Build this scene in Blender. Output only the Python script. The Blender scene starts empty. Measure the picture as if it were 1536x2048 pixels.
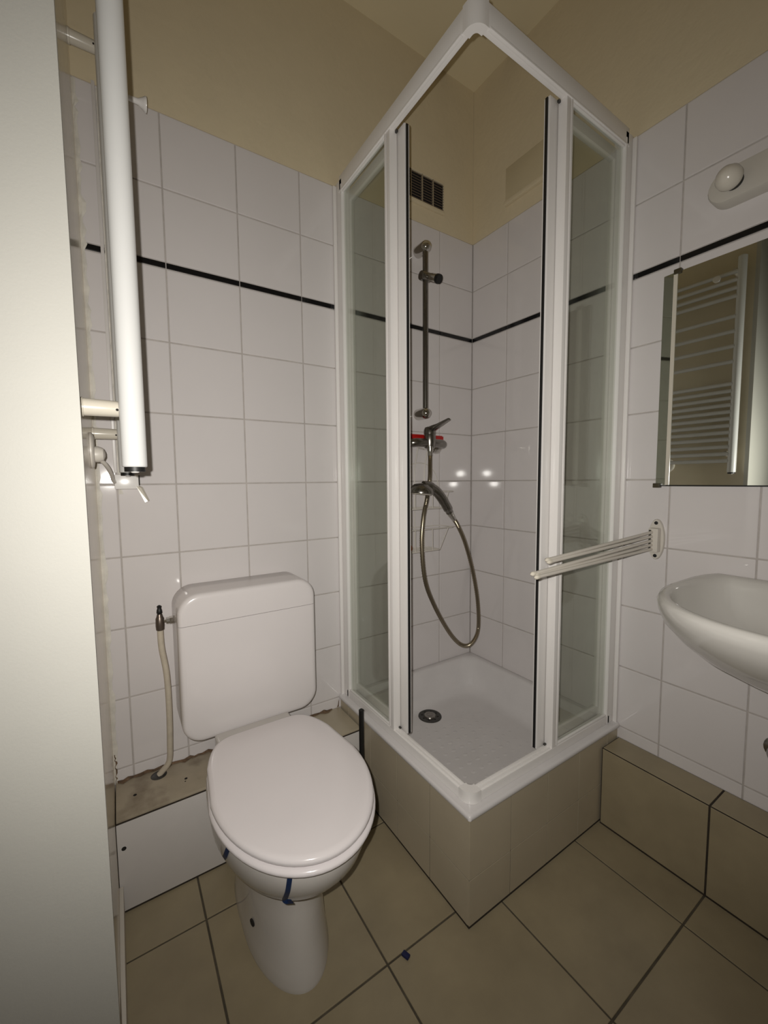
import bpy, bmesh, math, random
from mathutils import Vector, Matrix, Euler

random.seed(7)
scene = bpy.context.scene
COL = scene.collection

# ------------------------------------------------------------------ camera
YAW, PITCH, ROLL, FPX = 0.5790582, -0.0769891, -0.0088714, 822.223
CAM = Vector((-1.33512, -1.32813, 1.09154))
fwd = Vector((math.sin(YAW) * math.cos(PITCH), math.cos(YAW) * math.cos(PITCH), math.sin(PITCH)))
rgt = Vector((math.cos(YAW), -math.sin(YAW), 0.0))
upv = rgt.cross(fwd)
rgt = (rgt * math.cos(ROLL) + upv * math.sin(ROLL)).normalized()
upv = rgt.cross(fwd)
cam_data = bpy.data.cameras.new("camera")
cam_data.sensor_fit = 'HORIZONTAL'
cam_data.sensor_width = 36.0
cam_data.lens = FPX / 1536.0 * 36.0
cam_data.clip_start = 0.01
cam = bpy.data.objects.new("camera", cam_data)
COL.objects.link(cam)
cam.matrix_world = Matrix(((rgt.x, upv.x, -fwd.x, CAM.x), (rgt.y, upv.y, -fwd.y, CAM.y),
                           (rgt.z, upv.z, -fwd.z, CAM.z), (0, 0, 0, 1)))
scene.camera = cam

# ------------------------------------------------------------------ world: the bathroom is dark, only a trace of stray light
world = bpy.data.worlds.new("world")
scene.world = world
world.use_nodes = True
world.node_tree.nodes["Background"].inputs[0].default_value = (0.9, 0.95, 1.0, 1)
world.node_tree.nodes["Background"].inputs[1].default_value = 0.01

# ------------------------------------------------------------------ the phone's flash, a few centimetres from the lens
fl = bpy.data.lights.new("phone_flash", 'SPOT')
fl.energy = 44.0
fl.color = (1.0, 0.965, 0.905)
fl.spot_size = math.radians(152)
fl.spot_blend = 1.0
fl.shadow_soft_size = 0.004
flash = bpy.data.objects.new("phone_flash", fl)
COL.objects.link(flash)
fm = cam.matrix_world.copy()
fm.translation = CAM - rgt * 0.022 + upv * 0.018
flash.matrix_world = fm @ Matrix.Rotation(math.radians(4.0), 4, 'X')

vs = scene.view_settings
vs.view_transform = 'Standard'
vs.look = 'None'
vs.exposure = 0.0
vs.gamma = 1.0
vs.use_curve_mapping = False
scene.cycles.use_denoising = True
scene.cycles.max_bounces = 10
scene.cycles.diffuse_bounces = 5
scene.cycles.transparent_max_bounces = 16

# ------------------------------------------------------------------ materials
MATS = {}


def material(name, col, rough=0.5, metal=0.0, spec=0.5, var=0.0, vscale=8.0, bump=0.0, bscale=60.0, coat=0.0,
             stain=None, sscale=5.0, samt=0.5):
    m = bpy.data.materials.new(name)
    m.use_nodes = True
    nt = m.node_tree
    b = nt.nodes["Principled BSDF"]
    b.inputs["Base Color"].default_value = (*col, 1)
    b.inputs["Roughness"].default_value = rough
    b.inputs["Metallic"].default_value = metal
    b.inputs["Specular IOR Level"].default_value = spec
    b.inputs["Coat Weight"].default_value = coat
    b.inputs["Coat Roughness"].default_value = 0.06
    tc = nt.nodes.new("ShaderNodeTexCoord")
    if var > 0:
        n = nt.nodes.new("ShaderNodeTexNoise")
        n.inputs["Scale"].default_value = vscale
        n.inputs["Detail"].default_value = 6
        n.inputs["Roughness"].default_value = 0.6
        geo = nt.nodes.new("ShaderNodeNewGeometry")
        nt.links.new(geo.outputs["Position"], n.inputs["Vector"])
        mx = nt.nodes.new("ShaderNodeMix")
        mx.data_type = 'RGBA'
        a = tuple(c * (1 - var) for c in col)
        c2 = tuple(min(1, c * (1 + var)) for c in col)
        mx.inputs[6].default_value = (*a, 1)
        mx.inputs[7].default_value = (*c2, 1)
        rp = nt.nodes.new("ShaderNodeValToRGB")
        rp.color_ramp.elements[0].position = 0.3
        rp.color_ramp.elements[1].position = 0.7
        nt.links.new(n.outputs["Fac"], rp.inputs["Fac"])
        nt.links.new(rp.outputs["Color"], mx.inputs[0])
        out = mx.outputs[2]
        if stain:
            n2 = nt.nodes.new("ShaderNodeTexNoise")
            n2.inputs["Scale"].default_value = sscale
            n2.inputs["Detail"].default_value = 9
            nt.links.new(geo.outputs["Position"], n2.inputs["Vector"])
            r2 = nt.nodes.new("ShaderNodeValToRGB")
            r2.color_ramp.elements[0].position = 0.52
            r2.color_ramp.elements[1].position = 0.78
            r2.color_ramp.elements[1].color = (samt, samt, samt, 1)
            nt.links.new(n2.outputs["Fac"], r2.inputs["Fac"])
            m2 = nt.nodes.new("ShaderNodeMix")
            m2.data_type = 'RGBA'
            nt.links.new(r2.outputs["Color"], m2.inputs[0])
            nt.links.new(out, m2.inputs[6])
            m2.inputs[7].default_value = (*stain, 1)
            out = m2.outputs[2]
        nt.links.new(out, b.inputs["Base Color"])
    if bump > 0:
        n = nt.nodes.new("ShaderNodeTexNoise")
        n.inputs["Scale"].default_value = bscale
        n.inputs["Detail"].default_value = 3
        geo2 = nt.nodes.new("ShaderNodeNewGeometry")
        nt.links.new(geo2.outputs["Position"], n.inputs["Vector"])
        bp = nt.nodes.new("ShaderNodeBump")
        bp.inputs["Strength"].default_value = 1.0
        bp.inputs["Distance"].default_value = bump
        nt.links.new(n.outputs["Fac"], bp.inputs["Height"])
        nt.links.new(bp.outputs["Normal"], b.inputs["Normal"])
    nt.nodes.remove(tc)
    MATS[name] = m
    return m


M_TILE = material("white_glazed_tile", (0.68, 0.645, 0.64), 0.055, var=0.02, vscale=3, bump=0.00012, bscale=5)
M_BLACK = material("black_glazed_tile", (0.008, 0.008, 0.009), 0.08)
M_GROUT = material("grey_grout", (0.46, 0.425, 0.40), 0.9, var=0.12, vscale=30)
M_DGROUT = material("dark_floor_grout", (0.085, 0.07, 0.048), 0.9, var=0.35, vscale=18)
M_JOINT = material("black_grout", (0.030, 0.022, 0.014), 0.9, var=0.4, vscale=25)
M_CREAM = material("cream_wall_paint", (0.65, 0.56, 0.39), 0.75, var=0.03, vscale=5, bump=0.0012, bscale=40)
M_CREAMDARK = material("cream_cover_paint", (0.55, 0.47, 0.31), 0.6, var=0.03, vscale=5)
M_CEIL = material("ceiling_paint", (0.72, 0.63, 0.43), 0.8, var=0.03, vscale=3)
M_PAINT = material("white_wall_paint", (0.50, 0.49, 0.45), 0.65, var=0.025, vscale=4, bump=0.0002, bscale=260)
M_GLOSSPAINT = material("glossy_wall_paint", (0.66, 0.585, 0.44), 0.16, var=0.03, vscale=6, bump=0.0004, bscale=30)
M_BEIGE = material("beige_floor_tile", (0.315, 0.262, 0.168), 0.38, var=0.10, vscale=7, bump=0.0003, bscale=25,
                   stain=(0.20, 0.16, 0.105), sscale=6, samt=0.30)
M_PLINTHTILE = material("beige_wall_tile", (0.44, 0.38, 0.28), 0.30, var=0.05, vscale=6, bump=0.0003, bscale=20)
M_LEDGETOP = material("stained_ledge_board", (0.42, 0.36, 0.27), 0.5, var=0.14, vscale=9,
                      stain=(0.15, 0.11, 0.07), sscale=11, samt=0.95)
M_PANEL = material("white_ledge_panel", (0.62, 0.59, 0.57), 0.35, var=0.03, vscale=6)
M_CAULK = material("old_caulk", (0.66, 0.63, 0.57), 0.45, var=0.15, vscale=25)
M_MOULD = material("brown_mould", (0.13, 0.08, 0.045), 0.8, var=0.5, vscale=60)
M_CERAMIC = material("white_ceramic", (0.64, 0.62, 0.585), 0.07, var=0.01)
M_TOILET = material("toilet_ceramic", (0.54, 0.51, 0.48), 0.09, var=0.03, vscale=9)
M_SEAT = material("toilet_seat_plastic", (0.74, 0.695, 0.70), 0.16, var=0.01)
M_CISTERN = material("cistern_plastic", (0.73, 0.69, 0.685), 0.20, var=0.01)
M_TRAY = material("tray_acrylic", (0.66, 0.635, 0.63), 0.16, var=0.03, vscale=10)
M_LACQ = material("white_lacquered_metal", (0.80, 0.775, 0.755), 0.22, var=0.01)
M_LACQ2 = material("cream_lacquered_metal", (0.62, 0.575, 0.49), 0.25, var=0.02)
M_RAD = material("radiator_enamel", (0.66, 0.66, 0.65), 0.30, var=0.01)
M_WIRE = material("coated_wire", (0.66, 0.62, 0.56), 0.3, var=0.05)
M_RACK = material("aged_white_rod", (0.60, 0.56, 0.50), 0.35, var=0.05)
M_CHROME = material("chrome", (0.62, 0.60, 0.57), 0.10, metal=1.0)
M_DCHROME = material("dull_chrome", (0.30, 0.285, 0.265), 0.24, metal=1.0)
M_BRASS = material("tarnished_metal", (0.16, 0.13, 0.11), 0.35, metal=0.8)
M_HOSE = material("metal_hose", (0.36, 0.31, 0.23), 0.32, metal=1.0)
M_BLACKP = material("black_plastic", (0.006, 0.006, 0.006), 0.5)
M_DARK = material("dark_recess", (0.012, 0.010, 0.008), 0.9)
M_VENT = material("brown_vent_plastic", (0.14, 0.10, 0.07), 0.5)
M_VENTFR = material("cream_vent_frame", (0.36, 0.30, 0.21), 0.5)
M_RED = material("red_plastic", (0.42, 0.008, 0.006), 0.3)
M_BLUE = material("blue_plastic", (0.006, 0.022, 0.075), 0.4)
M_NAVY = material("navy_plastic", (0.004, 0.008, 0.06), 0.4)
M_BHOSE = material("beige_hose", (0.52, 0.46, 0.37), 0.5, var=0.08, vscale=40)
M_ORANGE = material("orange_soap", (0.45, 0.15, 0.05), 0.5, var=0.2, vscale=60)
M_SPOT = material("drain_grey", (0.035, 0.033, 0.03), 0.4)
M_MIRROR = material("mirror_silver", (0.74, 0.77, 0.72), 0.012, metal=1.0)
M_BROWNCLIP = material("brown_clip", (0.05, 0.04, 0.02), 0.4)
M_LAMP = material("lamp_plastic", (0.62, 0.58, 0.51), 0.2)
M_LAMPBODY = material("lamp_body", (0.54, 0.51, 0.46), 0.35)
M_SKIRT = material("skirting_paint", (0.62, 0.58, 0.52), 0.4)


def glass_material():
    m = bpy.data.materials.new("shower_glass")
    m.use_nodes = True
    nt = m.node_tree
    nt.nodes.clear()
    out = nt.nodes.new("ShaderNodeOutputMaterial")
    tr = nt.nodes.new("ShaderNodeBsdfTransparent")
    tr.inputs[0].default_value = (0.902, 0.905, 0.886, 1)
    gl = nt.nodes.new("ShaderNodeBsdfGlossy")
    gl.inputs["Roughness"].default_value = 0.02
    gl.inputs[0].default_value = (0.9, 1.0, 0.95, 1)
    # Schlick reflectance from the angle of incidence, the same on both faces of a pane
    g0 = nt.nodes.new("ShaderNodeNewGeometry")
    dt = nt.nodes.new("ShaderNodeVectorMath")
    dt.operation = 'DOT_PRODUCT'
    nt.links.new(g0.outputs["Incoming"], dt.inputs[0])
    nt.links.new(g0.outputs["Normal"], dt.inputs[1])

    def mth(op, a, b=None):
        n_ = nt.nodes.new("ShaderNodeMath")
        n_.operation = op
        for k_, v_ in enumerate((a, b)):
            if v_ is None:
                continue
            if isinstance(v_, (int, float)):
                n_.inputs[k_].default_value = v_
            else:
                nt.links.new(v_, n_.inputs[k_])
        return n_.outputs[0]
    cosi = mth('ABSOLUTE', dt.outputs["Value"])
    f_ = mth('ADD', mth('MULTIPLY', mth('POWER', mth('SUBTRACT', 1.0, cosi), 5.0), 0.90), 0.035)
    mx = nt.nodes.new("ShaderNodeMixShader")
    nt.links.new(f_, mx.inputs[0])
    nt.links.new(tr.outputs[0], mx.inputs[1])
    nt.links.new(gl.outputs[0], mx.inputs[2])
    # limescale film: a little scattering, uneven
    df = nt.nodes.new("ShaderNodeBsdfDiffuse")
    df.inputs[0].default_value = (0.55, 0.56, 0.52, 1)
    n = nt.nodes.new("ShaderNodeTexNoise")
    n.inputs["Scale"].default_value = 9
    n.inputs["Detail"].default_value = 6
    geo = nt.nodes.new("ShaderNodeNewGeometry")
    nt.links.new(geo.outputs["Position"], n.inputs["Vector"])
    mr = nt.nodes.new("ShaderNodeMapRange")
    mr.inputs["From Min"].default_value = 0.35
    mr.inputs["From Max"].default_value = 0.75
    mr.inputs["To Min"].default_value = 0.0
    mr.inputs["To Max"].default_value = 0.035
    nt.links.new(n.outputs["Fac"], mr.inputs["Value"])
    mx2 = nt.nodes.new("ShaderNodeMixShader")
    nt.links.new(mr.outputs[0], mx2.inputs[0])
    nt.links.new(mx.outputs[0], mx2.inputs[1])
    nt.links.new(df.outputs[0], mx2.inputs[2])
    nt.links.new(mx2.outputs[0], out.inputs[0])
    return m


M_GLASS = glass_material()


# ------------------------------------------------------------------ object helpers
def root_loc(p):
    v = Vector((0, 0, 0))
    while p is not None:
        v += p.location
        p = p.parent
    return v


def obj(name, me, mat=None, parent=None):
    o = bpy.data.objects.new(name, me)
    COL.objects.link(o)
    if mat is not None and not me.materials:
        me.materials.append(mat)
    if parent is not None:
        o.parent = parent
    return o


def mesh_from(name, verts, faces, mat, parent=None, smooth=False, origin=None):
    """world-space verts -> one mesh object"""
    off = root_loc(parent) if parent is not None else Vector((0, 0, 0))
    if origin is not None:
        off = off + (Vector(origin) - off)
    me = bpy.data.meshes.new(name)
    me.from_pydata([tuple(Vector(v) - off) for v in verts], [], faces)
    me.update()
    bm = bmesh.new()
    bm.from_mesh(me)
    bmesh.ops.recalc_face_normals(bm, faces=bm.faces)
    bm.to_mesh(me)
    bm.free()
    if smooth:
        for p in me.polygons:
            p.use_smooth = True
    o = obj(name, me, mat, parent)
    if origin is not None:
        o.location = Vector(origin) - (root_loc(parent) if parent is not None else Vector((0, 0, 0)))
    return o


def set_auto_smooth(o, ang=35):
    me = o.data
    bm = bmesh.new()
    bm.from_mesh(me)
    for f in bm.faces:
        f.smooth = True
    for e in bm.edges:
        if len(e.link_faces) == 2 and e.calc_face_angle(0) > math.radians(ang):
            e.smooth = False
    bm.to_mesh(me)
    bm.free()


def boxes(name, lst, mat, parent=None, bevel=0.0, seg=2, origin=None):
    """several boxes (x0,x1,y0,y1,z0,z1) as one part"""
    bm = bmesh.new()
    off = root_loc(parent) if parent is not None else Vector((0, 0, 0))
    if origin is not None:
        off = Vector(origin)
    for (x0, x1, y0, y1, z0, z1) in lst:
        r = bmesh.ops.create_cube(bm, size=1.0)
        vs_ = r['verts']
        for v in vs_:
            v.co = Vector(((x0 + x1) / 2 + v.co.x * (x1 - x0), (y0 + y1) / 2 + v.co.y * (y1 - y0),
                           (z0 + z1) / 2 + v.co.z * (z1 - z0))) - off
    if bevel > 0:
        bmesh.ops.bevel(bm, geom=list(bm.edges), offset=bevel, segments=seg, profile=0.6, affect='EDGES')
    me = bpy.data.meshes.new(name)
    bm.to_mesh(me)
    bm.free()
    o = obj(name, me, mat, parent)
    if origin is not None:
        o.location = Vector(origin) - (root_loc(parent) if parent is not None else Vector((0, 0, 0)))
    if bevel > 0:
        set_auto_smooth(o, 40)
    return o


def box(name, b, mat, parent=None, bevel=0.0, seg=2, origin=None):
    return boxes(name, [b], mat, parent, bevel, seg, origin)


def catmull(pts, n=8):
    pts = [Vector(p) for p in pts]
    out = []
    for i in range(len(pts) - 1):
        p0 = pts[max(0, i - 1)]
        p1, p2 = pts[i], pts[i + 1]
        p3 = pts[min(len(pts) - 1, i + 2)]
        for k in range(n):
            t = k / n
            out.append(0.5 * ((2 * p1) + (-p0 + p2) * t + (2 * p0 - 5 * p1 + 4 * p2 - p3) * t * t
                              + (-p0 + 3 * p1 - 3 * p2 + p3) * t ** 3))
    out.append(pts[-1])
    return out


def sweep_geo(pts, rad, seg=12, closed=False):
    pts = [Vector(p) for p in pts]
    n = len(pts)
    rads = rad if isinstance(rad, (list, tuple)) else [rad] * n
    verts, faces = [], []
    t0 = (pts[1] - pts[0]).normalized()
    a = Vector((0, 0, 1)) if abs(t0.z) < 0.9 else Vector((1, 0, 0))
    u = t0.cross(a).normalized()
    for i in range(n):
        if closed:
            t = (pts[(i + 1) % n] - pts[i - 1]).normalized()
        else:
            t = (pts[min(n - 1, i + 1)] - pts[max(0, i - 1)]).normalized()
        u = (u - t * u.dot(t)).normalized()
        w = t.cross(u)
        for k in range(seg):
            an = 2 * math.pi * k / seg
            verts.append(pts[i] + (u * math.cos(an) + w * math.sin(an)) * rads[i])
    m = n if closed else n - 1
    for i in range(m):
        for k in range(seg):
            a0 = i * seg + k
            a1 = i * seg + (k + 1) % seg
            b0 = ((i + 1) % n) * seg + k
            b1 = ((i + 1) % n) * seg + (k + 1) % seg
            faces.append((a0, a1, b1, b0))
    if not closed:
        faces.append(tuple(range(seg - 1, -1, -1)))
        faces.append(tuple((n - 1) * seg + k for k in range(seg)))
    return verts, faces


def sweep(name, paths, rad, mat, parent=None, seg=12, closed=False, origin=None):
    """one or several tubes as one part"""
    if not isinstance(paths[0][0], (list, tuple, Vector)):
        paths = [paths]
    V, F = [], []
    for p in paths:
        v, f = sweep_geo(p, rad, seg, closed)
        o = len(V)
        V += v
        F += [tuple(i + o for i in q) for q in f]
    ob = mesh_from(name, V, F, mat, parent, origin=origin)
    set_auto_smooth(ob, 50)
    return ob


def loft(name, rings, mat, parent=None, cap0=True, cap1=True, ang=60, origin=None):
    n = len(rings[0])
    V = [Vector(p) for r in rings for p in r]
    F = []
    for i in range(len(rings) - 1):
        for k in range(n):
            F.append((i * n + k, i * n + (k + 1) % n, (i + 1) * n + (k + 1) % n, (i + 1) * n + k))
    if cap0:
        F.append(tuple(range(n - 1, -1, -1)))
    if cap1:
        F.append(tuple((len(rings) - 1) * n + k for k in range(n)))
    ob = mesh_from(name, V, F, mat, parent, origin=origin)
    set_auto_smooth(ob, ang)
    return ob


def lathe(name, prof, base, axis, mat, parent=None, seg=24, ang=40, origin=None):
    """prof: (distance along axis, radius)"""
    base, axis = Vector(base), Vector(axis).normalized()
    a = Vector((0, 0, 1)) if abs(axis.z) < 0.9 else Vector((1, 0, 0))
    u = axis.cross(a).normalized()
    w = axis.cross(u)
    rings = []
    for d, r in prof:
        r = max(r, 1e-5)
        rings.append([base + axis * d + (u * math.cos(2 * math.pi * k / seg) + w * math.sin(2 * math.pi * k / seg)) * r
                      for k in range(seg)])
    return loft(name, rings, mat, parent, ang=ang, origin=origin)


def prism(name, poly, z0, z1, mat, parent=None, origin=None):
    n = len(poly)
    V = [(x, y, z0) for x, y in poly] + [(x, y, z1) for x, y in poly]
    F = [tuple(range(n - 1, -1, -1)), tuple(range(n, 2 * n))]
    F += [(i, (i + 1) % n, n + (i + 1) % n, n + i) for i in range(n)]
    return mesh_from(name, V, F, mat, parent, origin=origin)


def thing(name, label, cat, loc=(0, 0, 0), group=None):
    e = bpy.data.objects.new(name, None)
    e.empty_display_size = 0.05
    COL.objects.link(e)
    e.location = loc
    tag(e, label, cat, group)
    return e


def tag(o, label, cat, group=None):
    o["label"] = label
    o["category"] = cat
    if group:
        o["group"] = group
    return o


def structure(o, label):
    o["kind"] = "structure"
    o["label"] = label
    return o


# ---- tiles: local front faces -Y, width along X, height along Z
TILE_CACHE = {}
ROT = {'back': Euler((0, 0, 0)), 'right': Euler((0, 0, -math.pi / 2)), 'up': Euler((-math.pi / 2, 0, 0))}


def tile_mesh(w, h, mat, bev=0.0022, depth=0.007, drop=0.0010):
    key = (round(w, 4), round(h, 4), mat.name, bev)
    if key in TILE_CACHE:
        return TILE_CACHE[key]
    a, b = w / 2, h / 2
    if bev < 0.0005:
        drop = 0.0001
    V = []
    for (ins, y) in ((bev, 0.0), (bev * 0.3, drop * 0.35), (0.0, drop), (0.0, depth)):
        for sx, sz in ((-1, -1), (1, -1), (1, 1), (-1, 1)):
            V.append((sx * (a - ins), y, sz * (b - ins)))
    F = [(0, 1, 2, 3)]
    for i in range(3):
        for k in range(4):
            F.append((i * 4 + k, (i + 1) * 4 + k, (i + 1) * 4 + (k + 1) % 4, i * 4 + (k + 1) % 4))
    me = bpy.data.meshes.new("tile")
    me.from_pydata(V, [], F)
    me.update()
    me.materials.append(mat)
    TILE_CACHE[key] = me
    return me


def put_tile(parent, plane, wpos, u0, u1, v0, v1, mat, joint=0.0038, tilt=0.0012, name="tile", bev=0.0022, lean=None):
    """u along the wall, v up (or y on a floor); wpos the plane's coordinate"""
    w, h = (u1 - u0) - joint, (v1 - v0) - joint
    if w < 0.004 or h < 0.004:
        return
    me = tile_mesh(w, h, mat, bev)
    o = bpy.data.objects.new(name, me)
    COL.objects.link(o)
    uc, vc = (u0 + u1) / 2, (v0 + v1) / 2
    if plane == 'back':
        p = Vector((uc, wpos, vc))
    elif plane == 'right':
        p = Vector((wpos, uc, vc))
    else:
        p = Vector((uc, vc, wpos))
    if lean:      # bedded a touch proud
        p += Vector((0, -0.0012, 0)) if plane == 'back' else Vector((-0.0012, 0, 0))
    o.parent = parent
    o.location = p - root_loc(parent)
    s = tilt * min(1.0, 0.2 / max(w, h))
    rx, rz = lean if lean else (random.uniform(-s, s), random.uniform(-s, s))
    e = ROT[plane].to_matrix() @ Euler((rx, 0, rz)).to_matrix()
    o.rotation_euler = e.to_euler()
    return o


# ================================================================== THE ROOM
ZC = 2.70          # ceiling
ZS = 1.6843        # underside of the black line
TS, TH = 0.2, 0.1994
STR = 0.017
HP = 0.1957
ZT = ZS + STR + 2 * HP
ZB = 0.2515
XL = -1.375
YF = -0.59

ROWS = [(ZS - (k + 1) * TH, ZS - k * TH) for k in range(7)]
ROWS.append((ZB - 0.004, ZS - 7 * TH))
UPROWS = [(ZS + STR + k * HP, ZS + STR + (k + 1) * HP) for k in range(2)]

# floor
floor = structure(box("floor", (-2.4, 0.0, -2.4, 0.0, -0.10, -0.002), M_DGROUT), "beige stone-look tiled floor with dark joints")
fx = [-1.196 + 0.3245 * k for k in range(-1, 5)]
fy = [-0.287 - 0.331 * k for k in range(-1, 7)]
for i in range(len(fx) - 1):
    for j in range(len(fy) - 1):
        x0, x1 = max(fx[i], XL), min(fx[i + 1], 0.0)
        y1, y0 = min(fy[j], 0.0), max(fy[j + 1], -2.4)
        if y0 < -1.95:
            continue
        put_tile(floor, 'up', 0.0, x0, x1, y0, y1, M_BEIGE, joint=0.0045, tilt=0.002, bev=0.0012)
for k in range(1, 4):
    for j in range(2, len(fy) - 1):
        y1, y0 = min(fy[j], YF), max(fy[j + 1], -2.4)
        put_tile(floor, 'up', 0.0, XL - 0.3245 * k, XL - 0.3245 * (k - 1), y0, y1, M_BEIGE, joint=0.0045, tilt=0.002, bev=0.0012)

ceiling = structure(box("ceiling", (-2.4, 0.1, -2.4, 0.1, ZC, ZC + 0.1), M_CEIL), "pale cream painted ceiling")

# the hand-laid corner tiles are not quite true
CORNER_LEAN = {('b', 0, 2): (0.0066, 0.0155), ('r', 0, 2): (0.0062, -0.0150), ('b', 0, 3): (-0.0100, 0.0235), ('r', 0, 3): (-0.0102, -0.0240)}

# back wall (behind the toilet)
wall_back = structure(box("wall_back", (XL, 0.0, 0.0026, 0.10, 0.0, ZC), M_GROUT), "white square tiled wall behind the toilet with a thin black line")
box("plaster", (XL, 0.0, 0.0005, 0.0030, ZT, ZC), M_CREAM, wall_back)["label"] = "cream painted plaster above the tiles"
bx = [0.0, -0.1846, -0.3846, -0.5846, -0.7846, -0.9846, -1.1846, -1.3286, XL]
for i in range(len(bx) - 1):
    u1, u0 = bx[i], bx[i + 1]
    for k, (z0, z1) in enumerate(ROWS + UPROWS):
        put_tile(wall_back, 'back', 0.0, u0, u1, z0, z1, M_TILE, lean=CORNER_LEAN.get(('b', i, k)))
    put_tile(wall_back, 'back', -0.0008, u0, u1, ZS, ZS + STR, M_BLACK, joint=0.0025, name="black_strip", tilt=0.0004, bev=0.001)

# right wall (mirror and basin)
wall_right = structure(box("wall_right", (0.0026, 0.10, -2.4, 0.10, 0.0, ZC), M_GROUT), "white square tiled wall with mirror and basin")
box("plaster", (0.0005, 0.0030, -2.4, 0.0005, ZT, ZC), M_CREAM, wall_right)["label"] = "cream painted plaster above the tiles"
ry = [0.0, -0.1879] + [-0.3879 - 0.2 * k for k in range(0, 9)]
for i in range(len(ry) - 1):
    u1, u0 = ry[i], ry[i + 1]
    for k, (z0, z1) in enumerate(ROWS + UPROWS):
        put_tile(wall_right, 'right', 0.0, u0, u1, z0, z1, M_TILE, lean=CORNER_LEAN.get(('r', i, k)))
    put_tile(wall_right, 'right', -0.0008, u0, u1, ZS, ZS + STR, M_BLACK, joint=0.0025, name="black_strip", tilt=0.0004, bev=0.001)

# left wall: narrow glossy painted wall carrying the radiator
wall_left = structure(box("wall_left", (XL - 0.10, XL, YF + 0.018, 0.10, 0.0, ZC), M_GLOSSPAINT), "glossy cream painted wall behind the towel radiator")
wall_front = structure(prism("wall_front", [(-2.4, YF), (-1.3705, YF), (-1.3705, YF + 0.017), (XL - 0.10, YF + 0.017), (XL - 0.10, -0.47), (-2.4, -0.47)],
                             0.0, ZC, M_PAINT), "bright white painted wall end close to the camera at the left")
structure(box("wall_outer", (-2.5, -2.4, -2.4, -0.47, 0.0, ZC), M_PAINT), "painted wall out of view to the left")
structure(box("wall_rear", (-2.5, 0.1, -2.5, -2.4, 0.0, ZC), M_CREAM), "painted wall behind the camera")
bb = structure(box("baseboard_left", (XL, XL + 0.0092, YF + 0.018, -0.160, 0.0, 0.078), M_SKIRT, bevel=0.0015), "low white skirting along the left wall")


# ragged caulk in the left corner and beside the cable strip
def ragged(name, x_in, x_out, y, z0, z1, step, amp, mat, parent, thick=0.002):
    V, F = [], []
    z = z0
    i = 0
    while z <= z1:
        xo = x_out + random.uniform(-amp, amp) * (1.0 if random.random() < 0.75 else 1.8)
        V += [(x_in, y, z), (xo, y - thick * 0.3, z), ((x_in + xo) / 2, y - thick, z)]
        if i:
            b = 3 * i
            F += [(b - 3, b - 1, b + 2, b), (b - 1, b - 2, b + 1, b + 2)]
        i += 1
        z += step * random.uniform(0.6, 1.4)
    return mesh_from(name, V, F, mat, parent)


cc = ragged("caulk_bead", XL, XL + 0.010, -0.0004, ZB, ZT, 0.018, 0.0032, M_CAULK, wall_back)
cc["label"] = "ragged old caulk in the corner"
cc2 = ragged("caulk_bead", -1.3262, -1.3175, -0.0004, 1.06, ZT, 0.016, 0.0035, M_CAULK, wall_back)
cc2["label"] = "smeared caulk beside the cable strip"
M1 = ragged("grime_line", XL + 0.002, XL + 0.006, -0.0008, ZB, 0.34, 0.008, 0.002, M_MOULD, wall_back)

# ================================================================== LEDGES
led = thing("pipe_ledge", "low white boxed ledge with stained top behind the toilet", "ledge", (-1.02, -0.08, 0))
LY = -0.157
box("front_panel", (XL + 0.0012, -0.6725, LY, LY + 0.012, 0.006, ZB - 0.0125), M_PANEL, led, bevel=0.001)["label"] = "plain white front panel"
box("carcass", (XL + 0.001, -0.6725, LY + 0.0015, 0.0, 0.0, ZB - 0.004), M_JOINT, led)
top_edges = [XL + 0.001, -0.835, -0.6725]
for i in range(2):
    box("top_board", (top_edges[i] + 0.001, top_edges[i + 1] - 0.001, LY + 0.0005, -0.001, ZB - 0.0075, ZB), M_LEDGETOP if i == 0 else M_PLINTHTILE, led, bevel=0.0012)
for (hx, hy, r) in ((-1.3298, -0.0808, 0.0045), (-1.2059, -0.0899, 0.0042), (-1.209, -0.101, 0.0020)):
    lathe("screw_hole", [(0, r), (0.0006, r * 0.9), (0.0006, r * 0.4)], (hx, hy, ZB), (0, 0, 1), M_DARK, led, seg=12)
lathe("screw_hole", [(0, 0.0055), (0.0006, 0.005), (0.0006, 0.002)], (-1.3600, LY, 0.173), (0, -1, 0), M_DARK, led, seg=12)
lathe("pipe_hole", [(0, 0.021), (0.0008, 0.019), (0.0008, 0.012)], (-1.2690, -0.0310, ZB), (0, 0, 1), M_SPOT, led, seg=20)
# grime where the ledge meets the wall
V, F = [], []
x = XL + 0.006
i = 0
while x < -0.70:
    d = random.uniform(0.003, 0.010) if random.random() > 0.18 else 0.016
    V += [(x, -0.0012, ZB + 0.0055 + random.uniform(-0.003, 0.004)), (x, -d, ZB + 0.0012), (x, -0.001, ZB + 0.001)]
    if i:
        b = 3 * i
        F += [(b - 3, b - 2, b + 1, b), (b - 2, b - 1, b + 2, b + 1)]
    i += 1
    x += random.uniform(0.010, 0.022)
g_ = mesh_from("grime_line", V, F, M_MOULD, led)
g_["label"] = "brown grime along the wall"
mesh_from("grime_patch", [(-0.684, -0.0012, ZB + 0.001), (-0.6762, -0.0012, ZB + 0.0015), (-0.6740, -0.0012, ZB + 0.030), (-0.6775, -0.0012, ZB + 0.022), (-0.6795, -0.0012, ZB + 0.010)],
          [(0, 1, 2, 3, 4)], M_MOULD, led)

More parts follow.
